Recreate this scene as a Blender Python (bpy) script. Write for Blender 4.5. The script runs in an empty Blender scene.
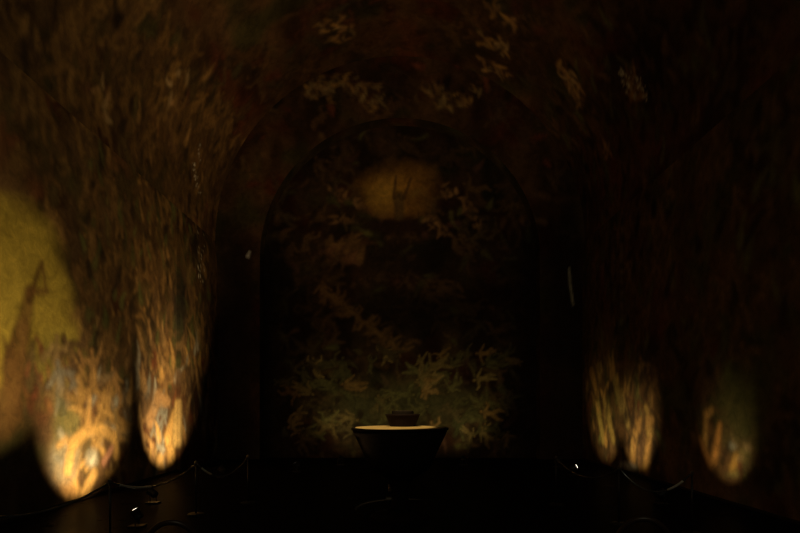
import bpy, bmesh, math, random
import numpy as np
from mathutils import Vector, Matrix

random.seed(7)
RNG = np.random.default_rng(11)
C = bpy.context.scene.collection
PI = math.pi

# ------------------------------------------------------------------ sizes (metres)
W = 5.5            # half width of the hall
D = 15.86          # end wall
BACK = -5.0        # wall behind the visitor
SPRING = 6.5       # springing of the barrel vault
AH, ASPR = 4.17, 5.99   # arch half width and springing
AR = AH
ND = 0.45          # depth of the niche
EYE = 1.65
F, CX, HY = 533.0, 400.0, 404.0

def ray(px, py):
    return Vector(((px-CX)/F, 1.0, (HY-py)/F))
def on_left(px, py):
    """point of the left wall: (distance along the hall, height)"""
    d = ray(px, py); t = -W/d.x; return t, EYE+t*d.z
def on_right(px, py):
    d = ray(px, py); t = W/d.x; return t, EYE+t*d.z
def on_vault(px, py):
    d = ray(px, py)
    a = d.x*d.x+d.z*d.z; b = 2*d.z*(EYE-SPRING); c = (EYE-SPRING)**2-W*W
    t = (-b+math.sqrt(b*b-4*a*c))/(2*a)
    return W*math.atan2(EYE+t*d.z-SPRING, t*d.x), t      # (arc length from right springing, Y)
def on_plane(px, py, Y):
    d = ray(px, py); return d.x*Y, EYE+d.z*Y

# ------------------------------------------------------------------ materials
def new_mat(name):
    m = bpy.data.materials.new(name); m.use_nodes = True
    nt = m.node_tree
    return m, nt, nt.nodes['Principled BSDF']

def simple(name, col, rough=0.5, metal=0.0, spec=0.5, bump=0.0, scale=40.0, vary=0.25):
    m, nt, b = new_mat(name)
    n = nt.nodes.new('ShaderNodeTexNoise'); n.inputs['Scale'].default_value = scale
    n.inputs['Detail'].default_value = 6
    tc = nt.nodes.new('ShaderNodeTexCoord'); nt.links.new(tc.outputs['Object'], n.inputs['Vector'])
    r = nt.nodes.new('ShaderNodeValToRGB')
    r.color_ramp.elements[0].position = 0.3; r.color_ramp.elements[1].position = 0.7
    r.color_ramp.elements[0].color = (*[c*(1-vary) for c in col], 1)
    r.color_ramp.elements[1].color = (*[min(1, c*(1+vary)) for c in col], 1)
    nt.links.new(n.outputs['Fac'], r.inputs['Fac']); nt.links.new(r.outputs['Color'], b.inputs['Base Color'])
    b.inputs['Roughness'].default_value = rough; b.inputs['Metallic'].default_value = metal
    b.inputs['Specular IOR Level'].default_value = spec
    if bump:
        bp = nt.nodes.new('ShaderNodeBump'); bp.inputs['Strength'].default_value = bump
        bp.inputs['Distance'].default_value = 0.01
        nt.links.new(n.outputs['Fac'], bp.inputs['Height']); nt.links.new(bp.outputs['Normal'], b.inputs['Normal'])
    return m

def emitter(name, col, strength):
    m, nt, b = new_mat(name)
    b.inputs['Base Color'].default_value = (0.8, 0.8, 0.8, 1)
    b.inputs['Emission Color'].default_value = (*col, 1)
    b.inputs['Emission Strength'].default_value = strength
    return m

def fresco_mat():
    """painted plaster: pigment laid on the mesh, broken up by brush noise and a lumpy surface"""
    m, nt, b = new_mat('fresco_plaster')
    N = nt.nodes.new; L = nt.links.new
    at = N('ShaderNodeAttribute'); at.attribute_name = 'pigment'
    tc = N('ShaderNodeTexCoord')
    n1 = N('ShaderNodeTexNoise'); n1.inputs['Scale'].default_value = 5.0; n1.inputs['Detail'].default_value = 9
    n1.inputs['Roughness'].default_value = 0.65; n1.inputs['Distortion'].default_value = 0.5
    L(tc.outputs['Object'], n1.inputs['Vector'])
    mr = N('ShaderNodeMapRange'); mr.inputs['From Min'].default_value = 0.3; mr.inputs['From Max'].default_value = 0.7
    mr.inputs['To Min'].default_value = 0.68; mr.inputs['To Max'].default_value = 1.32
    L(n1.outputs['Fac'], mr.inputs['Value'])
    mx = N('ShaderNodeVectorMath'); mx.operation = 'SCALE'
    L(at.outputs['Color'], mx.inputs[0]); L(mr.outputs['Result'], mx.inputs['Scale'])
    L(mx.outputs['Vector'], b.inputs['Base Color'])
    n2 = N('ShaderNodeTexNoise'); n2.inputs['Scale'].default_value = 14; n2.inputs['Detail'].default_value = 5
    L(tc.outputs['Object'], n2.inputs['Vector'])
    bp = N('ShaderNodeBump'); bp.inputs['Strength'].default_value = 0.35; bp.inputs['Distance'].default_value = 0.02
    L(n2.outputs['Fac'], bp.inputs['Height']); L(bp.outputs['Normal'], b.inputs['Normal'])
    b.inputs['Roughness'].default_value = 0.8; b.inputs['Specular IOR Level'].default_value = 0.15
    return m
FRESCO = fresco_mat()

def floor_mat():
    m, nt, b = new_mat('dark_stone_paving')
    N = nt.nodes.new; L = nt.links.new
    tc = N('ShaderNodeTexCoord')
    br = N('ShaderNodeTexBrick'); br.offset = 0.0; br.inputs['Scale'].default_value = 1.0
    br.inputs['Brick Width'].default_value = 0.6; br.inputs['Row Height'].default_value = 0.6
    br.inputs['Mortar Size'].default_value = 0.006
    br.inputs['Color1'].default_value = (0.007, 0.006, 0.005, 1); br.inputs['Color2'].default_value = (0.010, 0.008, 0.007, 1)
    br.inputs['Mortar'].default_value = (0.006, 0.005, 0.005, 1)
    df = N('ShaderNodeBsdfDiffuse'); gl = N('ShaderNodeBsdfGlossy'); ms = N('ShaderNodeMixShader'); ms.inputs['Fac'].default_value = .025
    L(tc.outputs['Object'], br.inputs['Vector']); L(br.outputs['Color'], df.inputs['Color'])
    L(df.outputs['BSDF'], ms.inputs[1]); L(gl.outputs['BSDF'], ms.inputs[2]); L(ms.outputs['Shader'], nt.nodes['Material Output'].inputs['Surface'])
    n = N('ShaderNodeTexNoise'); n.inputs['Scale'].default_value = 3; n.inputs['Detail'].default_value = 6
    L(tc.outputs['Object'], n.inputs['Vector'])
    mr = N('ShaderNodeMapRange'); mr.inputs['To Min'].default_value = 0.2; mr.inputs['To Max'].default_value = 0.4
    L(n.outputs['Fac'], mr.inputs['Value']); L(mr.outputs['Result'], gl.inputs['Roughness'])
    nt.nodes.remove(b)
    return m

BRONZE = simple('dark_bronze', (0.012, 0.008, 0.005), 0.8, 0.0, 0.06, bump=0.4, scale=18)
TOPSTONE = simple('gilded_bronze_top', (0.42, 0.28, 0.10), 0.42, 0.0, 0.4, scale=12)
URNM = simple('brown_bronze', (0.008, 0.004, 0.003), 0.7, 0.0, 0.08, bump=0.2)
BLACK = simple('black_metal', (0.015, 0.015, 0.015), 0.45, 0.2, 0.5)
STEEL = simple('brushed_steel', (0.35, 0.34, 0.32), 0.3, 1.0, 0.5, vary=0.1)
SLEEVE = simple('pale_braid', (0.62, 0.60, 0.55), 0.25, 0.3, 0.8, scale=90)
ROPE = simple('grey_rope', (0.05, 0.048, 0.045), 0.22, 0.0, 0.9, scale=120, vary=0.5)
WOOD = simple('dark_bentwood', (0.030, 0.015, 0.008), 0.4, 0.0, 0.4, scale=9)
CANE = simple('cane_seat', (0.10, 0.06, 0.03), 0.6, 0.0, 0.3, scale=90)
LENS = emitter('lit_lamp_glass', (1.0, 0.86, 0.66), 3.0)
PLASTER = simple('dark_plaster', (0.03, 0.02, 0.014), 0.9, 0, 0.1, bump=0.3)
DOORW = simple('door_wood', (0.05, 0.028, 0.015), 0.6, 0, 0.3, scale=7)

# ------------------------------------------------------------------ object helpers
def link(name, bm, mat, parent=None, smooth=False):
    me = bpy.data.meshes.new(name); bm.normal_update(); bm.to_mesh(me); bm.free()
    if smooth:
        for p in me.polygons: p.use_smooth = True
    o = bpy.data.objects.new(name, me); C.objects.link(o)
    me.materials.append(mat)
    if parent: o.parent = parent
    return o
def thing(name, label, cat, loc=(0, 0, 0), rz=0.0, group=None):
    o = bpy.data.objects.new(name, None); C.objects.link(o)
    o.location = loc; o.rotation_euler = (0, 0, rz); o.empty_display_size = 0.1
    o['label'] = label; o['category'] = cat
    if group: o['group'] = group
    return o
def struct(name, bm, mat, parent=None, smooth=False):
    o = link(name, bm, mat, parent, smooth)
    if not parent: o['kind'] = 'structure'
    return o
def add_box(bm, c, s, bevel=0.0):
    r = bmesh.ops.create_cube(bm, size=1, matrix=Matrix.Translation(c) @ Matrix.Diagonal((*s, 1)))
    if bevel:
        es = {e for v in r['verts'] for e in v.link_edges}
        bmesh.ops.bevel(bm, geom=list(es), offset=bevel, segments=2, affect='EDGES')
def add_lathe(bm, prof, n=48, c=(0, 0, 0)):
    rings = []
    for r, z in prof:
        if r < 1e-5: rings.append([bm.verts.new((c[0], c[1], c[2]+z))]); continue
        rings.append([bm.verts.new((c[0]+r*math.cos(2*PI*k/n), c[1]+r*math.sin(2*PI*k/n), c[2]+z)) for k in range(n)])
    for a, b in zip(rings, rings[1:]):
        if len(a) == 1 and len(b) == 1: continue
        for k in range(n):
            j = (k+1) % n
            if len(a) == 1: bm.faces.new((a[0], b[j], b[k]))
            elif len(b) == 1: bm.faces.new((a[k], a[j], b[0]))
            else: bm.faces.new((a[k], a[j], b[j], b[k]))
def add_tube(bm, pts, r, n=10, twist=0.0):
    pts = [Vector(p) for p in pts]; rings = []; up = Vector((0, 0, 1)); prev = None
    for i, p in enumerate(pts):
        t = (pts[min(i+1, len(pts)-1)]-pts[max(i-1, 0)]).normalized()
        a = prev if prev else (up if abs(t.z) < 0.95 else Vector((1, 0, 0)))
        x = (a - t*a.dot(t)).normalized(); y = t.cross(x); prev = x
        rr = r(i/(len(pts)-1)) if callable(r) else r
        ring = []
        for k in range(n):
            ang = 2*PI*k/n
            q = rr*(1+0.18*math.sin(3*ang+twist*i)) if twist else rr
            ring.append(bm.verts.new(p + x*math.cos(ang)*q + y*math.sin(ang)*q))
        rings.append(ring)
    for a, b in zip(rings, rings[1:]):
        for k in range(n):
            j = (k+1) % n; bm.faces.new((a[k], a[j], b[j], b[k]))
    bm.faces.new(rings[0][::-1]); bm.faces.new(rings[-1])

# ------------------------------------------------------------------ the fresco
def vnoise(h, w, cell, seed):
    """smooth value noise, cell size in canvas pixels"""
    g = np.random.default_rng(seed)
    cy, cx = (cell if isinstance(cell, tuple) else (cell, cell))
    gh, gw = int(h/cy)+3, int(w/cx)+3
    a = g.random((gh, gw))
    yy = np.arange(h)/cy; xx = np.arange(w)/cx
    y0 = yy.astype(int); x0 = xx.astype(int)
    fy = yy-y0; fx = xx-x0; fy = fy*fy*(3-2*fy); fx = fx*fx*(3-2*fx)
    A = a[y0][:, x0]; B = a[y0][:, x0+1]; Cc = a[y0+1][:, x0]; Dd = a[y0+1][:, x0+1]
    fy = fy[:, None]; fx = fx[None, :]
    return (A*(1-fx)+B*fx)*(1-fy)+(Cc*(1-fx)+Dd*fx)*fy
def fnoise(h, w, cell, seed, octs=4):
    t = 0; amp = 1; s = 0
    for k in range(octs):
        c = tuple(max(1.5, q/2**k) for q in cell) if isinstance(cell, tuple) else max(1.5, cell/2**k)
        t = t+amp*vnoise(h, w, c, seed+k*17); s += amp; amp *= 0.55
    return t/s

class Canvas:
    """pigment on a wall, u along, v up, in metres; colours are linear reflectances"""
    def __init__(s, u0, u1, v0, v1, base, seed, res=0.03):
        s.u0, s.v0, s.res = u0, v0, res
        s.w = int((u1-u0)/res)+2; s.h = int((v1-v0)/res)+2
        n = fnoise(s.h, s.w, (38, 22), seed); m = fnoise(s.h, s.w, (60, 60), seed+5, 3)
        hue = fnoise(s.h, s.w, (30, 30), seed+9, 2)
        base = np.array(base)
        k = np.clip((n-0.28)/0.44, 0, 1)**1.3
        img = base[None, None]*(0.45+1.0*k)[..., None]*(0.7+0.6*m)[..., None]
        red = np.clip((hue-0.58)*5, 0, 1)[..., None]; grn = np.clip((0.42-hue)*5, 0, 1)[..., None]
        img = img*(1-0.4*red*np.array([0, 1, 1])) ; img = img*(1-0.35*grn*np.array([1, 0, .5]))
        s.img = img
    def grid(s, a, b, pad):
        i0 = max(0, int((min(a[0], b[0])-pad-s.u0)/s.res)); i1 = min(s.w, int((max(a[0], b[0])+pad-s.u0)/s.res)+2)
        j0 = max(0, int((min(a[1], b[1])-pad-s.v0)/s.res)); j1 = min(s.h, int((max(a[1], b[1])+pad-s.v0)/s.res)+2)
        if i1 <= i0 or j1 <= j0: return None
        U, V = np.meshgrid(s.u0+np.arange(i0, i1)*s.res, s.v0+np.arange(j0, j1)*s.res)
        return slice(j0, j1), slice(i0, i1), U, V
    def stroke(s, a, b, r0, r1, col, alpha=1.0, outline=0.5, soft=0.35):
        g = s.grid(a, b, max(r0, r1)*1.6+s.res)
        if not g: return
        sj, si, U, V = g
        dx, dy = b[0]-a[0], b[1]-a[1]; l2 = dx*dx+dy*dy+1e-9
        t = np.clip(((U-a[0])*dx+(V-a[1])*dy)/l2, 0, 1)
        d = np.hypot(U-a[0]-t*dx, V-a[1]-t*dy); r = r0+(r1-r0)*t
        q = d/np.maximum(r, 1e-3)
        cov = np.clip((1+soft-q)/(2*soft), 0, 1)*alpha
        prof = np.sqrt(np.clip(1-q*q, 0, 1))
        c = np.array(col)[None, None]*(outline+(1.15-outline)*prof)[..., None]
        s.img[sj, si] = s.img[sj, si]*(1-cov[..., None])+c*cov[..., None]
    def glow(s, c, ru, rv, col, alpha=1.0, soft=0.3):
        g = s.grid(c, c, max(ru, rv)*(1+soft)+s.res)
        if not g: return
        sj, si, U, V = g
        q = np.hypot((U-c[0])/ru, (V-c[1])/rv)
        n = fnoise(U.shape[0], U.shape[1], (14, 26), int(abs(c[0]*71+c[1]*13)) % 1000, 4)
        cov = np.clip((1-q+(n-0.5)*0.45)/soft, 0, 1)*alpha
        cc = np.array(col)[None, None]*(0.72+0.56*n)[..., None]
        s.img[sj, si] = s.img[sj, si]*(1-cov[..., None])+cc*cov[..., None]
    def figure(s, c, h, rot, g, tint):
        """a loose anonymous painted figure: trunk, head and four bent limbs"""
        def P(x, y):
            return (c[0]+h*(x*math.cos(rot)-y*math.sin(rot)), c[1]+h*(x*math.sin(rot)+y*math.cos(rot)))
        f = lambda lo, hi: lo+(hi-lo)*g.random()
        t = np.array(tint)*f(0.7, 1.2); hair = t*np.array([.3, .22, .18])
        al = f(0.65, 0.95)
        for sx in (-1, 1):
            a1 = f(-.5, .9); k = (sx*.06+math.sin(a1)*.22*sx, -.2-.2*math.cos(a1))
            a2 = f(-.9, .9); ft = (k[0]+.24*math.sin(a2), k[1]-.22*math.cos(a2))
            s.stroke(P(sx*.06, -.18), P(*k), .105*h, .085*h, t*f(.75, 1.05), al, .5)
            s.stroke(P(*k), P(*ft), .075*h, .05*h, t*f(.75, 1.05), al, .5)
        s.stroke(P(0, -.16), P(0.0, .14), .095*h, .13*h, t, al, .5)
        for sx in (-1, 1):
            a1 = f(-.6, 2.6); e = (sx*(.14+.18*abs(math.sin(a1))), .18-.2*math.cos(a1))
            a2 = a1+f(-.3, 1.4); hd = (e[0]+sx*.16*math.sin(a2), e[1]-.2*math.cos(a2))
            s.stroke(P(sx*.12, .17), P(*e), .068*h, .055*h, t*f(.8, 1.1), al, .5)
            s.stroke(P(*e), P(*hd), .052*h, .04*h, t*f(.8, 1.1), al, .5)
        hx = f(-.06, .06)
        s.stroke(P(0, .18), P(hx, .3), .04*h, .04*h, t*.7, al)
        s.stroke(P(hx-.015, .35), P(hx+.015, .37), .075*h, .075*h, hair, al, .6)
        s.stroke(P(hx+.012, .33), P(hx+.012, .35), .052*h, .055*h, t*1.05, al, .7)
    def crowd(s, n, box, hh, rotj, tints, seed, rot0=0.0):
        g = np.random.default_rng(seed)
        for _ in range(n):
            c = (box[0]+(box[1]-box[0])*g.random(), box[2]+(box[3]-box[2])*g.random())
            h = hh[0]+(hh[1]-hh[0])*g.random()
            s.figure(c, h, rot0+(g.random()*2-1)*rotj, g, tints[g.integers(len(tints))])
    def swirls(s, n, box, size, tints, seed, ang=None, alpha=.8):
        """short curved brush marks: drapery, hair, smoke"""
        g = np.random.default_rng(seed)
        for _ in range(n):
            x = box[0]+(box[1]-box[0])*g.random(); y = box[2]+(box[3]-box[2])*g.random()
            a = (ang if ang is not None else g.random()*2*PI)+(g.random()-.5)*1.2
            l = size*(0.5+g.random()); bend = (g.random()-.5)*2.4; r = size*(.16+.2*g.random())
            col = np.array(tints[g.integers(len(tints))])*(.6+.8*g.random())
            p = (x, y)
            for k in range(4):
                q = (p[0]+l/4*math.cos(a), p[1]+l/4*math.sin(a))
                s.stroke(p, q, r*(1-.2*k), r*(.8-.2*k)+.004, col, alpha*(.5+.5*g.random()), .5)
                p = q; a += bend/4
    def blur(s, n=2):
        I = s.img
        for _ in range(n):
            I = np.pad(I, ((1, 1), (1, 1), (0, 0)), 'edge')
            I = (I[:-2]+2*I[1:-1]+I[2:])/4; I = (I[:, :-2]+2*I[:, 1:-1]+I[:, 2:])/4
        s.img = I
    def chips(s, n, a, b, spread, seed, col=(.75, .7, .6), size=(.015, .04)):
        g = np.random.default_rng(seed)
        for _ in range(n):
            t = g.random(); x = a[0]+(b[0]-a[0])*t+(g.random()-.5)*spread; y = a[1]+(b[1]-a[1])*t+(g.random()-.5)*spread*.5
            l = size[0]+(size[1]-size[0])*g.random()
            s.stroke((x, y), (x+(g.random()-.5)*l, y+l*2*(g.random())), l*.6, l*.3, col, 1, .9)
    def sample(s, u, v):
        x = np.clip((np.asarray(u)-s.u0)/s.res, 0, s.w-1.001); y = np.clip((np.asarray(v)-s.v0)/s.res, 0, s.h-1.001)
        i = x.astype(int); j = y.astype(int); fx = (x-i)[:, None]; fy = (y-j)[:, None]
        I = s.img
        return (I[j, i]*(1-fx)+I[j, i+1]*fx)*(1-fy)+(I[j+1, i]*(1-fx)+I[j+1, i+1]*fx)*fy

def grid_obj(name, P, UV, canvas, flip=False):
    """P: (n, m, 3) points, UV: (n, m, 2) canvas coordinates -> one painted surface"""
    n, m = P.shape[:2]
    idx = np.arange(n*m).reshape(n, m)
    q = np.stack([idx[:-1, :-1], idx[1:, :-1], idx[1:, 1:], idx[:-1, 1:]], -1).reshape(-1, 4)
    if flip: q = q[:, ::-1]
    me = bpy.data.meshes.new(name)
    me.from_pydata(P.reshape(-1, 3).tolist(), [], q.tolist())
    col = np.ones((n*m, 4), np.float32)
    uv = UV.reshape(-1, 2); col[:, :3] = np.clip(canvas.sample(uv[:, 0], uv[:, 1]), 0.002, .9)
    at = me.color_attributes.new('pigment', 'FLOAT_COLOR', 'POINT')
    at.data.foreach_set('color', col.ravel())
    for p in me.polygons: p.use_smooth = True
    me.materials.append(FRESCO); me.update()
    o = bpy.data.objects.new(name, me); C.objects.link(o); o['kind'] = 'structure'
    return o

OCHRE = (.50, .29, .09); FLESH = (.42, .24, .10); GOLD = (.56, .33, .10); BROWN = (.14, .08, .035)
RED = (.26, .08, .04); GREEN = (.14, .14, .045); GREY = (.30, .28, .22); DARK = (.04, .026, .014); PALE = (.6, .55, .42)
TALL = [FLESH, OCHRE, BROWN, (.3, .17, .07), (.22, .12, .05), (.2, .15, .06)]

# ---- left wall
cl = Canvas(BACK, D, 0, SPRING, (.17, .095, .038), 3)
cl.crowd(260, (7.5, D, 2.2, 6.6), (.6, 1.05), .7, [(.26, .15, .055), BROWN, (.2, .11, .04), (.32, .18, .06), (.12, .08, .03)], 21)
cl.swirls(240, (9.2, D, 2, 6.5), .35, [BROWN, DARK, (.3, .17, .06), GREEN], 22, PI/2)
# the yellow sky of the nearest picture
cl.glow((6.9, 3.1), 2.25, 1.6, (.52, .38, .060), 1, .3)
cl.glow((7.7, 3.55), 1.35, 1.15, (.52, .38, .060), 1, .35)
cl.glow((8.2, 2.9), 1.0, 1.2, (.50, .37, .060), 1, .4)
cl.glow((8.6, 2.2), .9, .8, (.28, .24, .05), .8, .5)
cl.swirls(60, (7.6, 9.2, 1.5, 2.4), .3, [(.3, .15, .05), BROWN, (.2, .14, .05), RED], 23, PI/2, .7)
# a plain upright brown form in front of it
def wl(x, y): return on_left(x, y)
cl.glow(wl(4, 432), .7, .8, (.13, .12, .04), .8, .7)
cl.swirls(14, (*sorted((wl(0, 400)[0], wl(24, 400)[0])), 1.3, 2.6), .35, [(.2, .10, .035), (.15, .07, .025), (.24, .13, .04)], 24, PI/2, .7)
# lower band: crowd of larger forms
cl.crowd(40, (8.2, 12.8, .2, 2.6), (.7, 1.1), .8, [OCHRE, (.36, .2, .07), (.3, .2, .08), GREY, BROWN], 25)
cl.glow((8.75, 1.3), .45, .75, (.16, .15, .05), .75, .5)
cl.glow((8.75, .7), .5, .5, (.24, .21, .14), .75, .5)
cl.swirls(40, (8.5, 10.6, .3, 2.2), .4, [OCHRE, GOLD, GREY, (.3, .2, .1)], 26, None, .6)
for a, b in (((68, 470), (72, 445)), ((72, 445), (84, 433)), ((84, 433), (100, 428)), ((100, 428), (114, 436)), ((114, 436), (117, 455))):
    cl.stroke(wl(*a), wl(*b), .12, .13, GOLD, .9, .6)
cl.stroke(wl(88, 425), wl(90, 398), .12, .07, OCHRE, .9, .5)
cl.stroke(wl(66, 440), wl(58, 446), .08, .06, OCHRE, .8, .5)
cl.glow(wl(92, 458), .28, .26, (.32, .30, .23), .95, .5)
cl.stroke(wl(92, 462), wl(95, 455), .07, .05, PALE, .85, .8)
cl.stroke(wl(104, 462), wl(112, 448), .09, .08, (.42, .2, .12), .8, .6)
cl.stroke(wl(84, 496), wl(94, 474), .15, .13, (.52, .31, .10), .9, .5)
cl.swirls(60, (10.6, 15.8, .2, 3.2), .45, [OCHRE, (.34, .2, .08), BROWN, (.4, .24, .09), GREY], 27, PI/2, .7)
for a, b, c in (((172, 456), (168, 438), GOLD), ((168, 438), (174, 415), GOLD), ((160, 462), (163, 480), OCHRE), ((150, 420), (158, 398), FLESH),
                ((158, 398), (168, 402), FLESH), ((176, 440), (177, 405), (.6, .4, .14))):
    cl.stroke(wl(*a), wl(*b), .22, .16, c, .85, .5)
cl.swirls(30, (13.2, 15.8, .4, 6.3), .5, [(.4, .22, .08), BROWN, DARK, (.3, .2, .08)], 28, PI/2, .7)
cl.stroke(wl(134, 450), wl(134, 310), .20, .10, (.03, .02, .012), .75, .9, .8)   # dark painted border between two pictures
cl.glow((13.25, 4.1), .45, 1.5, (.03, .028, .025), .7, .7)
cl.stroke(wl(4, 425), wl(22, 330), .26, .17, (.19, .10, .03), .85, .55)
cl.stroke(wl(22, 335), wl(30, 292), .15, .11, (.22, .12, .035), .85, .5)
cl.stroke(wl(29, 300), wl(42, 262), .06, .035, (.13, .065, .02), .9, .6)
cl.stroke(wl(42, 262), wl(46, 290), .035, .03, (.2, .10, .03), .8, .6)
cl.stroke(wl(28, 292), wl(47, 291), .07, .05, (.19, .095, .03), .8, .6)
cl.blur(1)
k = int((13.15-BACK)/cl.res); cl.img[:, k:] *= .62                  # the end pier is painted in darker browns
cl.chips(26, (14.5, 4.9), (14.7, 6.4), .5, 29)

# ---- right wall
cr = Canvas(BACK, D, 0, SPRING, (.135, .075, .033), 43)
def wr(x, y): return on_right(x, y)
cr.crowd(230, (6.5, D, .4, 6.6), (.6, 1.1), .7, [(.22, .13, .05), BROWN, (.18, .1, .04), (.12, .1, .04)], 44)
cr.swirls(260, (6.5, D, .2, 6.5), .4, [BROWN, DARK, (.2, .12, .05), GREEN, DARK], 45, PI/2)
cr.glow(wr(745, 400), .9, 1.0, (.10, .11, .035), .7, .5)
for a, b, c in (((632, 462), (636, 425), OCHRE), ((646, 468), (650, 432), GOLD), ((650, 432), (646, 408), (.5, .34, .1)), ((640, 425), (652, 420), OCHRE),
                ((600, 405), (606, 440), (.5, .38, .11)), ((608, 400), (616, 440), (.46, .34, .1)), ((618, 380), (628, 425), (.4, .3, .1)), ((594, 372), (600, 395), OCHRE)):
    cr.stroke(wr(*a), wr(*b), .19, .13, np.array(c)*.85, .85, .4)
cr.swirls(46, (11.6, 15.6, .2, 2.6), .4, [DARK, DARK, (.3, .2, .07), OCHRE, (.4, .26, .08)], 49, PI/2, .75)
cr.glow(wr(629, 466), .5, .13, (.55, .55, .50), .9, .6)
for a, b, c in (((704, 450), (706, 415), GOLD), ((706, 415), (712, 410), OCHRE), ((714, 460), (720, 425), (.6, .3, .08)), ((710, 465), (700, 440), (.5, .25, .08)),
                ((733, 470), (736, 455), (.5, .3, .07))):
    cr.stroke(wr(*a), wr(*b), .11, .07, c, .9, .4)
cr.stroke(wr(709, 448), wr(713, 432), .05, .03, DARK, .9, .8)
cr.stroke(wr(722, 462), wr(730, 442), .05, .04, DARK, .9, .8)
cr.glow(wr(733, 446), .14, .09, (.4, .42, .33), .8, .5)
cr.swirls(14, (*sorted((wr(727, 400)[0], wr(755, 400)[0])), .25, 1.1), .25, [(.34, .3, .1), GREEN, (.3, .22, .1)], 48, None, .8)

cr.blur(2)
# ---- vault
LV = PI*W
cv = Canvas(0, LV, BACK, D, (.135, .073, .032), 63, .035)
cv.crowd(150, (0, LV, 4, D), (.7, 1.3), PI, [(.13, .075, .03), (.17, .09, .035), (.10, .06, .03), (.15, .06, .03)], 64)
cv.swirls(300, (0, LV, 5, D), .5, [BROWN, DARK, (.13, .07, .03), (.14, .05, .03), (.07, .06, .03)], 65, None, .6)
cv.crowd(200, (LV-3.2, LV, 7, D), (.6, 1.05), .7, [(.22, .125, .045), BROWN, (.18, .1, .035), (.26, .145, .05), (.12, .08, .03)], 71, PI/2)
cv.swirls(140, (LV-3.2, LV, 7, D), .35, [BROWN, DARK, (.3, .17, .06), (.22, .12, .045)], 72, PI)
cv.swirls(200, (.0, 3.6, 7, D), .4, [BROWN, DARK, (.2, .12, .05), GREEN], 73, 0)
cv.glow(on_vault(385, 35), 1.2, .8, (.20, .085, .035), .5, .9)
for px, py, n, sp in ((336, 22, 7, .5), (338, 36, 5, .4), (352, 70, 7, .3), (500, 18, 6, .45), (490, 44, 8, .5),
                      (492, 68, 7, .5), (568, 78, 8, .4), (578, 95, 6, .4), (632, 86, 9, .4), (175, 90, 6, .5), (105, 100, 5, .4), (606, 150, 4, .3)):
    u, v = on_vault(px, py)
    cv.swirls(n*2, (u-sp, u+sp, v-sp*.6, v+sp*.6), .24, [OCHRE, FLESH, (.5, .34, .16)], int(px*7+py), None, .95)
cv.blur(1)
u, v = on_vault(633, 84); cv.chips(40, (u-.3, v-.3), (u+.3, v+.3), .6, 66, (.7, .67, .55), (.02, .06))
u, v = on_vault(200, 148); cv.chips(10, (u-.15, v-.15), (u+.25, v+.25), .2, 67)
a = on_vault(192, 158); b = on_vault(200, 196); cv.chips(26, a, b, .18, 68)

# ---- end wall
ce = Canvas(-W-.1, W+.1, 0, SPRING+W+.1, (.13, .07, .03), 83)
ce.crowd(60, (-W, W, 6.5, 12), (.6, 1.0), PI, [BROWN, (.2, .11, .045), (.1, .06, .03)], 84)
ce.swirls(70, (-W, W, 6, 12), .4, [BROWN, DARK, RED, (.2, .12, .05)], 85)
for px, py in ((362, 92), (352, 82), (372, 104), (318, 92), (326, 84), (436, 92), (450, 100), (468, 96), (320, 92)):
    u, v = on_plane(px, py, D); ce.swirls(11, (u-.38, u+.38, v-.22, v+.22), .22, [OCHRE, FLESH, (.45, .32, .14)], px, None, .95)
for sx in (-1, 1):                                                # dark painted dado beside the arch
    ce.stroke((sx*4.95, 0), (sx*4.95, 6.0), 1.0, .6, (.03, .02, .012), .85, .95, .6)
ce.blur(1)
u0 = on_plane(569, 268, D); u1 = on_plane(573, 304, D)
ce.stroke(u0, ((u0[0]+u1[0])/2-.02, (u0[1]+u1[1])/2), .025, .045, (.62, .6, .45), .9, .8)
ce.stroke(((u0[0]+u1[0])/2-.02, (u0[1]+u1[1])/2), u1, .04, .03, (.62, .6, .45), .9, .8)
u0 = on_plane(248, 256, D); ce.stroke(u0, (u0[0]+.05, u0[1]+.14), .06, .02, (.8, .78, .72), 1, .9)

# ---- niche
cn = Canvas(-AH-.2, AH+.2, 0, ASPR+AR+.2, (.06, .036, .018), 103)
def wn(x, y): return on_plane(x, y, D+ND)
cn.crowd(170, (-AH, AH, .2, 10), (.6, 1.1), 2.5, [(.1, .06, .028), (.13, .08, .03), (.11, .08, .035), (.15, .09, .04)], 104)
cn.swirls(200, (-AH, AH, .2, 10), .4, [DARK, BROWN, GREEN, DARK, (.12, .06, .04)], 105, None, .7)
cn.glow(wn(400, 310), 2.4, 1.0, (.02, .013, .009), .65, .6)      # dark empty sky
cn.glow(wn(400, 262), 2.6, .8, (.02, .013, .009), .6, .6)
for k in range(12):                                               # chain of small figures rising to the left
    t = k/11; u, v = wn(322+78*t, 290+60*t)
    cn.figure((u, v), .7, k*1.3, np.random.default_rng(200+k), (.26, .15, .06))
cn.glow(wn(398, 190), 1.4, 1.12, (.56, .29, .055), .95, .9)       # small yellow sun
cn.glow(wn(384, 193), .8, .75, (.72, .45, .08), .8, .9)
cn.glow(wn(400, 226), 1.7, .30, (.04, .02, .012), .9, .5)         # low dark hill
for px, py in ((342, 222), (336, 195), (352, 205), (432, 222), (448, 192), (470, 205), (478, 222), (445, 230)):
    u, v = wn(px, py); cn.swirls(7, (u-.28, u+.28, v-.18, v+.18), .22, [(.34, .2, .09), (.28, .16, .07)], px+py, None, .9)
cn.swirls(26, (-2.2, -1.2, 6, 6.6), .5, [(.2, .1, .05), (.26, .15, .06)], 107, .6, .7)

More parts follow.
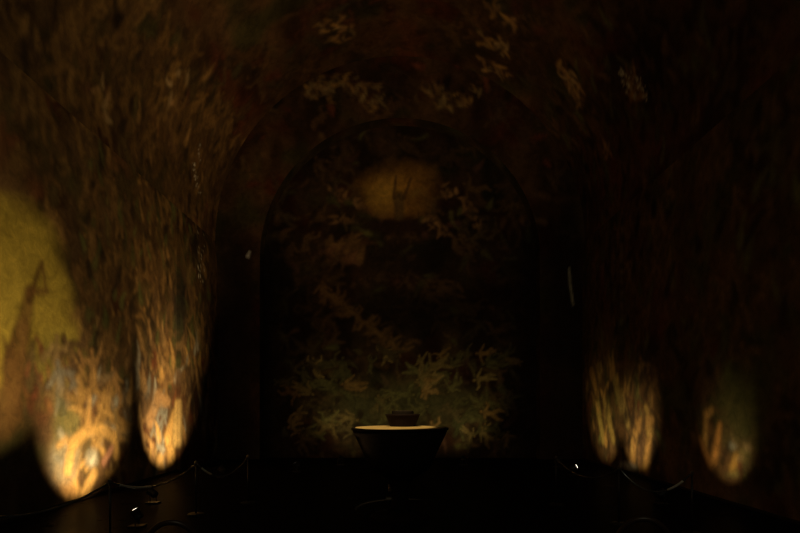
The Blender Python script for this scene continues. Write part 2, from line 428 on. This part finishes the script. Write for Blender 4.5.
for sx in (-1, 1):                                                # dark painted margin inside the arch
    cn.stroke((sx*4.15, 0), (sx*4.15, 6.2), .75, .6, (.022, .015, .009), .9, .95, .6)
cn.blur(1)
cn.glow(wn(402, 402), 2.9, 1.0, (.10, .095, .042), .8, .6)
cn.swirls(70, (-3.6, 3.6, .1, 3.3), .4, [DARK, (.12, .1, .04), (.1, .1, .04)], 109, None, .8)
cn.crowd(70, (-3.5, 3.4, .5, 3.2), (.5, .85), 2.5, [(.3, .22, .085), (.2, .18, .07), (.36, .22, .08), (.15, .14, .055), (.12, .09, .04)], 106)
cn.stroke(wn(399, 216), wn(399, 197), .15, .17, (.15, .10, .04), .9, .7)
cn.stroke(wn(394, 198), wn(396, 176), .05, .04, (.14, .08, .03), .85, .7)
cn.stroke(wn(404, 198), wn(411, 178), .05, .04, (.14, .08, .03), .85, .7)
# ------------------------------------------------------------------ setting
def lin(a, b, st): return np.linspace(a, b, max(2, int(round((b-a)/st))+1))
ys = np.concatenate([[BACK, -2, 1, 4, 5.4], lin(5.6, 13.14, .04), [13.145, 13.15], lin(13.19, D, .04)])
zs = np.concatenate([lin(0, 6.46, .04), [6.465, SPRING]])
Y, Z = np.meshgrid(ys, zs, indexing='ij')
STEP = np.where(Y > 13.147, .07*np.clip((SPRING-Z)/1.0, 0, 1), 0)
X = -W+STEP
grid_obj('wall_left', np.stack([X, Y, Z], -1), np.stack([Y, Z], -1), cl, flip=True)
X = W-STEP
grid_obj('wall_right', np.stack([X, Y, Z], -1), np.stack([Y, Z], -1), cr)
th = np.linspace(0, PI, 420)
yv = np.concatenate([[BACK, -2, 1, 4], lin(5, D, .05)])
T, Y = np.meshgrid(th, yv, indexing='ij')
grid_obj('ceiling', np.stack([W*np.cos(T), Y, SPRING+W*np.sin(T)], -1), np.stack([T*W, Y], -1), cv, flip=True)
# end wall round the arch
def path(hw, spr, R, n1=70, n2=200):
    pts = [(hw, z) for z in np.linspace(0, spr, n1)] + [(R*math.cos(a), spr+R*math.sin(a)) for a in np.linspace(0, PI, n2)[1:-1]] + [(-hw, z) for z in np.linspace(spr, 0, n1)]
    return np.array(pts)
inn = path(AH, ASPR, AR); out = path(W, SPRING, W)
tt = np.linspace(0, 1, 34)
P2 = inn[:, None]*(1-tt)[None, :, None]+out[:, None]*tt[None, :, None]
P3 = np.stack([P2[..., 0], np.full(P2.shape[:2], D), P2[..., 1]], -1)
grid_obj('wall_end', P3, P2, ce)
# reveal of the niche
yy = np.linspace(D, D+ND, 10)
P3 = np.stack([np.repeat(inn[:, None, 0], 10, 1), np.repeat(yy[None], len(inn), 0), np.repeat(inn[:, None, 1], 10, 1)], -1)
cq = Canvas(0, 30, 0, 1, (.075, .055, .024), 120)
L = np.concatenate([[0], np.cumsum(np.hypot(*np.diff(inn, axis=0).T))])
grid_obj('trim_1', P3, np.stack([np.repeat(L[:, None], 10, 1), np.repeat((yy-D)[None], len(inn), 0)], -1), cq)
xs = lin(-AH, AH, .04); zs = lin(0, ASPR+AR, .04)
Xn, Zn = np.meshgrid(xs, zs, indexing='ij')
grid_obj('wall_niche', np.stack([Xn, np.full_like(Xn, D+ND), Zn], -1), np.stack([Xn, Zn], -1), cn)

def quad(pts):
    bm = bmesh.new(); bm.faces.new([bm.verts.new(p) for p in pts]); return bm
bm = bmesh.new(); add_box(bm, (0, (BACK+D+ND)/2, -.1), (2*W+.4, D+ND-BACK+.4, .2))
struct('floor', bm, floor_mat())
# back wall with a low entrance door (behind the visitor)
bm = bmesh.new(); add_box(bm, (0, BACK-.1, 6.1), (2*W+.4, .2, 12.2)); struct('wall_back', bm, PLASTER)
bm = bmesh.new(); add_box(bm, (0, BACK+.03, .85), (1.0, .06, 1.7), .01); d = struct('door_1', bm, DOORW)
bm = bmesh.new(); add_lathe(bm, [(0, 0), (.02, 0), (.02, .05), (0, .05)], 16); h = link('door_handle', bm, STEEL, d)
h.rotation_euler = (PI/2*-1, 0, 0); h.location = (.4, BACK+.06, .85)
for nm, sx in (('baseboard_left', -1), ('baseboard_right', 1)):
    bm = bmesh.new(); add_box(bm, (sx*(W-.02), (BACK+13.15)/2, .02), (.04, 13.15-BACK, .04), .004)
    add_box(bm, (sx*(W-.09), (13.15+D)/2, .02), (.04, D-13.15, .04), .004); struct(nm, bm, PLASTER)

# ------------------------------------------------------------------ altar table and covered bowl
AX, AY = 0.0, 7.7
t = thing('altar_table', 'wide dark altar table flaring out from a slim stem in front of the arched niche', 'table', (AX, AY, 0))
bm = bmesh.new(); add_lathe(bm, [(0, 0), (.42, 0), (.42, .04), (.38, .07), (.2, .11), (0, .11)], 64); link('base', bm, BRONZE, t, False)
bm = bmesh.new(); add_lathe(bm, [(0, .10), (.17, .10), (.13, .2), (.115, .38), (.15, .52), (.24, .62), (0, .62)], 64); link('stem', bm, BRONZE, t, True)
bm = bmesh.new(); add_lathe(bm, [(0, .60), (.24, .60), (.40, .70), (.45, .77), (.685, 1.275), (0, 1.275)], 96); link('flared_body', bm, BRONZE, t, True)
bm = bmesh.new(); add_lathe(bm, [(.60, 1.27), (.685, 1.27), (.702, 1.28), (.702, 1.306), (.695, 1.312), (.65, 1.312), (.65, 1.29), (.60, 1.29), (.60, 1.27)], 96); link('rim', bm, BRONZE, t)
bm = bmesh.new(); add_lathe(bm, [(0, 1.272), (.59, 1.272), (.645, 1.292), (.645, 1.311), (.64, 1.315), (0, 1.315)], 96); o = link('table_top', bm, TOPSTONE, t); o['label'] = 'pale gilded round top'
TZ = 1.315
b = thing('covered_bowl', 'small dark bronze bowl with a flat lid standing on the bright altar table top', 'bowl', (0.04, AY+.3, TZ))
bm = bmesh.new(); add_lathe(bm, [(0, 0), (.18, 0), (.195, .012), (.253, .16), (.266, .167), (.266, .18), (.245, .185), (.235, .165), (0, .155)], 64); link('bowl', bm, URNM, b)
bm = bmesh.new(); add_lathe(bm, [(0, .156), (.15, .156), (.165, .168), (.165, .225), (.155, .235), (.06, .238), (0, .238)], 64); link('lid', bm, BRONZE, b)

# ------------------------------------------------------------------ floor uplights
def uplight(loc, aim, power, angle, blend, label, color=(1, .70, .33), lens=0.0):
    t = thing('floor_uplight', label, 'lamp', loc, 0, 'floor uplights along the painted walls')
    bm = bmesh.new(); add_box(bm, (0, 0, .012), (.2, .16, .024), .005); link('base_plate', bm, BLACK, t)
    d = (Vector(aim)-Vector(loc)-Vector((0, 0, .17))).normalized()
    q = d.to_track_quat('Z', 'Y'); side = d.cross(Vector((0, 0, 1))).normalized()
    for s in (-1, 1):
        p = side*.075*s
        bm = bmesh.new()
        add_tube(bm, [Vector((p.x, p.y, .02)), Vector((p.x, p.y, .10)), Vector((p.x, p.y, .17))], .009, 8)
        link('bracket_arm', bm, BLACK, t)
    bm = bmesh.new(); add_lathe(bm, [(0, -.07), (.045, -.07), (.06, -.05), (.063, .05), (.068, .052), (.068, .075), (.06, .075), (.058, .055), (0, .055)], 28)
    h = link('lamp_housing', bm, BLACK, t); h.rotation_mode = 'QUATERNION'; h.rotation_quaternion = q; h.location = (0, 0, .17)
    bm = bmesh.new(); e = lens; add_lathe(bm, [(.055, .056), (.05, .062+e), (.03, .069+e), (0, .071+e)], 28); g = link('glass', bm, LENS, h)
    li = bpy.data.lights.new('uplight_beam', 'SPOT'); li.energy = power; li.spot_size = math.radians(angle); li.spot_blend = blend
    li.color = color; li.shadow_soft_size = .04
    lo = bpy.data.objects.new('uplight_beam', li); C.objects.link(lo); lo.parent = t
    lo.rotation_mode = 'QUATERNION'; lo.rotation_quaternion = d.to_track_quat('-Z', 'Y'); lo.location = Vector((0, 0, .17))+d*.1
    return t
WARM = (1, .73, .37)
uplight((-3.53, 7.16, 0), (-W, 6.85, 3.9), 270, 92, .85, 'floor uplight at the bottom left with a bright glint, right of the first barrier post', WARM, .008)
uplight((-4.1, 8.85, 0), (-W, 9.2, 1.05), 235, 86, .7, 'black floor uplight behind the left rope, lighting the swirling ochre forms', WARM)
uplight((-4.0, 12.0, 0), (-W, 12.45, 1.3), 250, 82, .7, 'black floor uplight farther along the left wall, lighting the narrow strip by the corner', WARM)
uplight((-2.5, 12.9, 0), (-W, 12.6, 4.9), 400, 74, .95, 'black floor uplight standing out from the left wall, aimed high at its upper part', (1, .68, .30))
uplight((4.1, 13.9, 0), (W, 14.1, 1.05), 42, 84, .7, 'black floor uplight in the far right corner', (1, .74, .32))
uplight((4.0, 12.3, 0), (W, 12.3, 1.0), 85, 72, .7, 'floor uplight before the right wall with a bright white glint', WARM, .024)
uplight((4.3, 8.75, 0), (W, 8.95, 1.0), 27, 66, .85, 'black floor uplight nearest the visitor beside the right wall', WARM)
uplight((-1.6, 14.3, 0), (-1.3, D+ND, 1.6), 36, 88, .9, 'small black floor uplight at the left foot of the arched niche', (1, .80, .36))
uplight((1.7, 14.3, 0), (1.5, D+ND, 1.6), 36, 88, .9, 'small black floor uplight at the right foot of the arched niche', (1, .80, .36))
# on the floor behind the altar, thrown at the vault over the arch
uplight((-.15, 9.3, 0), (-.9, 14.6, 12), 390, 75, .9, 'black floor uplight hidden behind the altar table, aimed up at the vault', (1, .64, .30))

# dim pendant over the entrance, behind the visitor
p = thing('pendant_lamp', 'dim round pendant lamp hanging over the entrance behind the visitor', 'lamp', (.8, -3.6, 0))
bm = bmesh.new(); bmesh.ops.create_uvsphere(bm, u_segments=24, v_segments=16, radius=.16, matrix=Matrix.Translation((0, 0, 7.6))); link('globe', bm, emitter('dim_globe', (1, .75, .45), .6), p, True)
bm = bmesh.new(); add_tube(bm, [(0, 0, 7.77), (0, 0, 9.5), (0, 0, SPRING+math.sqrt(W*W-.64)-.005)], .008, 8); link('cord', bm, BLACK, p)
bm = bmesh.new(); add_lathe(bm, [(0, 7.75), (.05, 7.75), (.04, 7.80), (0, 7.81)], 20); link('fitting', bm, BLACK, p)
li = bpy.data.lights.new('pendant_glow', 'POINT'); li.energy = 230; li.color = (.97, .92, .62); li.shadow_soft_size = .18
lo = bpy.data.objects.new('pendant_glow', li); C.objects.link(lo); lo.parent = p; lo.location = (0, 0, 7.4)

# spotlight on the altar, hung from the vault above the visitor
SX, SY = -.9, 2.2
SZ = SPRING+math.sqrt(W*W-SX*SX)
s = thing('ceiling_spotlight', 'black spotlight hanging from the vault above the visitor, aimed down at the altar table', 'lamp', (SX, SY, SZ))
bm = bmesh.new(); add_lathe(bm, [(0, -.05), (.07, -.05), (.07, -.02), (0, .0)], 24); add_tube(bm, [(0, 0, -.04), (0, 0, -.4), (0, 0, -.62)], .014, 10); link('hanging_rod', bm, BLACK, s)
sd = (Vector((-.10, AY+.05, TZ))-Vector((SX, SY, SZ-.65))).normalized()
bm = bmesh.new(); add_lathe(bm, [(0, -.1), (.05, -.1), (.07, -.07), (.07, .1), (.062, .1), (.06, .05), (0, .05)], 28)
h = link('lamp_housing', bm, BLACK, s); h.rotation_mode = 'QUATERNION'; h.rotation_quaternion = sd.to_track_quat('Z', 'Y'); h.location = (0, 0, -.65)
li = bpy.data.lights.new('altar_beam', 'SPOT'); li.energy = 6500; li.spot_size = math.radians(6.6); li.spot_blend = .3; li.color = (1, .78, .42); li.shadow_soft_size = .02
lo = bpy.data.objects.new('altar_beam', li); C.objects.link(lo); lo.parent = s
lo.rotation_mode = 'QUATERNION'; lo.rotation_quaternion = sd.to_track_quat('-Z', 'Y'); lo.location = Vector((0, 0, -.65))+sd*.12

# ------------------------------------------------------------------ rope barrier
PH = .80
def at_top(px, py):
    """stanchion whose top shows at this pixel: its place on the floor"""
    Yd = (EYE-PH)*F/(py-HY); return ((px-CX)/F*Yd, Yd, 0)
posts = {}
def stanchion(key, p, label):
    t = thing('stanchion', label, 'stanchion', p, 0, 'rope barrier posts'); posts[key] = Vector(p)
    bm = bmesh.new(); add_lathe(bm, [(0, 0), (.12, 0), (.12, .012), (.11, .02), (.03, .03), (0, .03)], 36); link('base', bm, BLACK, t)
    bm = bmesh.new(); add_lathe(bm, [(0, .028), (.012, .028), (.012, PH-.03), (0, PH-.03)], 16); link('post', bm, BLACK, t, True)
    bm = bmesh.new(); add_lathe(bm, [(0, PH-.04), (.02, PH-.04), (.02, PH-.01), (.014, PH), (0, PH+.004)], 20); link('cap', bm, STEEL, t)
def rope(a, b, sag, label, sleeve=None):
    A = posts[a]+Vector((0, 0, PH-.045)); B = posts[b]+Vector((0, 0, PH-.045))
    d = (B-A).normalized(); A = A+d*.021; B = B-d*.021
    n = max(40, int((B-A).length/.02))
    pts = [A.lerp(B, k/n)-Vector((0, 0, sag*4*(k/n)*(1-k/n))) for k in range(n+1)]
    bm = bmesh.new(); add_tube(bm, pts, .011, 12, .55)
    o = link('barrier_rope', bm, ROPE, None, True); o['label'] = label; o['category'] = 'rope'; o['group'] = 'ropes of the barrier'
    if sleeve:
        bm = bmesh.new(); add_tube(bm, pts[int(sleeve[0]*n):int(sleeve[1]*n)], .0155, 14)
        q = link('rope_sleeve', bm, SLEEVE, o, True); q['label'] = 'pale shiny sleeve'
stanchion('l0', (-4.25, 4.7, 0), 'dark barrier post at the left edge, nearest the visitor')
stanchion('l1', at_top(110, 479), 'dark barrier post in front of the swirling lit patch at the left')
stanchion('l2', at_top(196, 461), 'dark barrier post right of the narrow lit strip by the left corner')
stanchion('l3', at_top(248, 455), 'dark barrier post innermost on the left, in the shadow before the niche')
stanchion('r1', at_top(619, 466), 'dark barrier post in front of the right wall by the pale patch')
stanchion('r2', at_top(692, 471), 'dark barrier post nearest the visitor before the right wall')
stanchion('r0', at_top(556, 456), 'dark barrier post innermost on the right, in the shadow before the niche')
rope('l0', 'l1', .22, 'dark rope slanting across the bottom of the swirling lit patch at the left')
rope('l1', 'l2', .17, 'grey rope hanging from the post by the lit patch towards the left corner', (.08, .42))
rope('l2', 'l3', .24, 'grey rope hanging in the shadow left of the niche', (.08, .28))
rope('r1', 'r2', .26, 'grey rope sagging between the two posts before the right wall', (.70, .95))
rope('r0', 'r1', .20, 'grey rope hanging in the shadow right of the niche')

# ------------------------------------------------------------------ bentwood chairs in the foreground
def chair(loc, rz, label):
    t = thing('bentwood_chair', label, 'chair', loc, rz, 'bentwood chairs')
    bm = bmesh.new(); add_lathe(bm, [(.17, .425), (.205, .43), (.21, .445), (.205, .46), (.17, .46), (.17, .425)], 40); link('seat_frame', bm, WOOD, t, True)
    bm = bmesh.new(); add_lathe(bm, [(0, .436), (.175, .436), (.175, .45), (0, .447)], 40); link('seat', bm, CANE, t)
    pts = []
    for k in range(33):
        a = PI*k/32; pts.append((.19*math.cos(a), -.17-.07*math.sin(a), .62+.25*math.sin(a)))
    pts = [(.17, -.14, .45), (.185, -.155, .53)]+pts+[(-.185, -.155, .53), (-.17, -.14, .45)]
    bm = bmesh.new(); add_tube(bm, pts, .019, 12); link('back_hoop', bm, WOOD, t, True)
    pts = []
    for k in range(25):
        a = PI*k/24; pts.append((.10*math.cos(a), -.16-.05*math.sin(a), .56+.20*math.sin(a)))
    bm = bmesh.new(); add_tube(bm, [(.10, -.17, .455)]+pts+[(-.10, -.17, .455)], .009, 10); link('inner_hoop', bm, WOOD, t, True)
    for sx in (-1, 1):
        for sy in (-1, 1):
            bm = bmesh.new(); add_tube(bm, [(sx*.13, sy*.13, .43), (sx*.15, sy*.15, .2), (sx*.175, sy*.185, 0)], lambda q: .017-.005*q, 10); link('leg', bm, WOOD, t, True)
    bm = bmesh.new(); add_lathe(bm, [(.182, .19), (.192, .185), (.202, .19), (.192, .2), (.182, .19)], 36); link('stretcher', bm, WOOD, t, True)
chair((-1.55, 3.75, 0), PI*0.05, 'dark bentwood chair with round back at the bottom left, below the lit strip')
chair((1.72, 3.85, 0), -PI*0.08, 'dark bentwood chair with round back at the bottom right')

# ------------------------------------------------------------------ world, camera
w = bpy.data.worlds.new('night'); bpy.context.scene.world = w; w.use_nodes = True
w.node_tree.nodes['Background'].inputs['Color'].default_value = (.02, .02, .03, 1)
w.node_tree.nodes['Background'].inputs['Strength'].default_value = .05
cam = bpy.data.cameras.new('camera'); co = bpy.data.objects.new('camera', cam); C.objects.link(co)
co.location = (0, 0, EYE); co.rotation_euler = (PI/2, 0, 0)
cam.sensor_width = 36; cam.lens = 36*F/800; cam.shift_y = (HY-266.5)/800; cam.clip_end = 100
sc = bpy.context.scene; sc.camera = co
sc.view_settings.view_transform = 'Standard'; sc.view_settings.look = 'None'
sc.view_settings.exposure = 0.0; sc.view_settings.gamma = 1.0; sc.view_settings.use_curve_mapping = False
sc.cycles.max_bounces = 8; sc.cycles.diffuse_bounces = 5
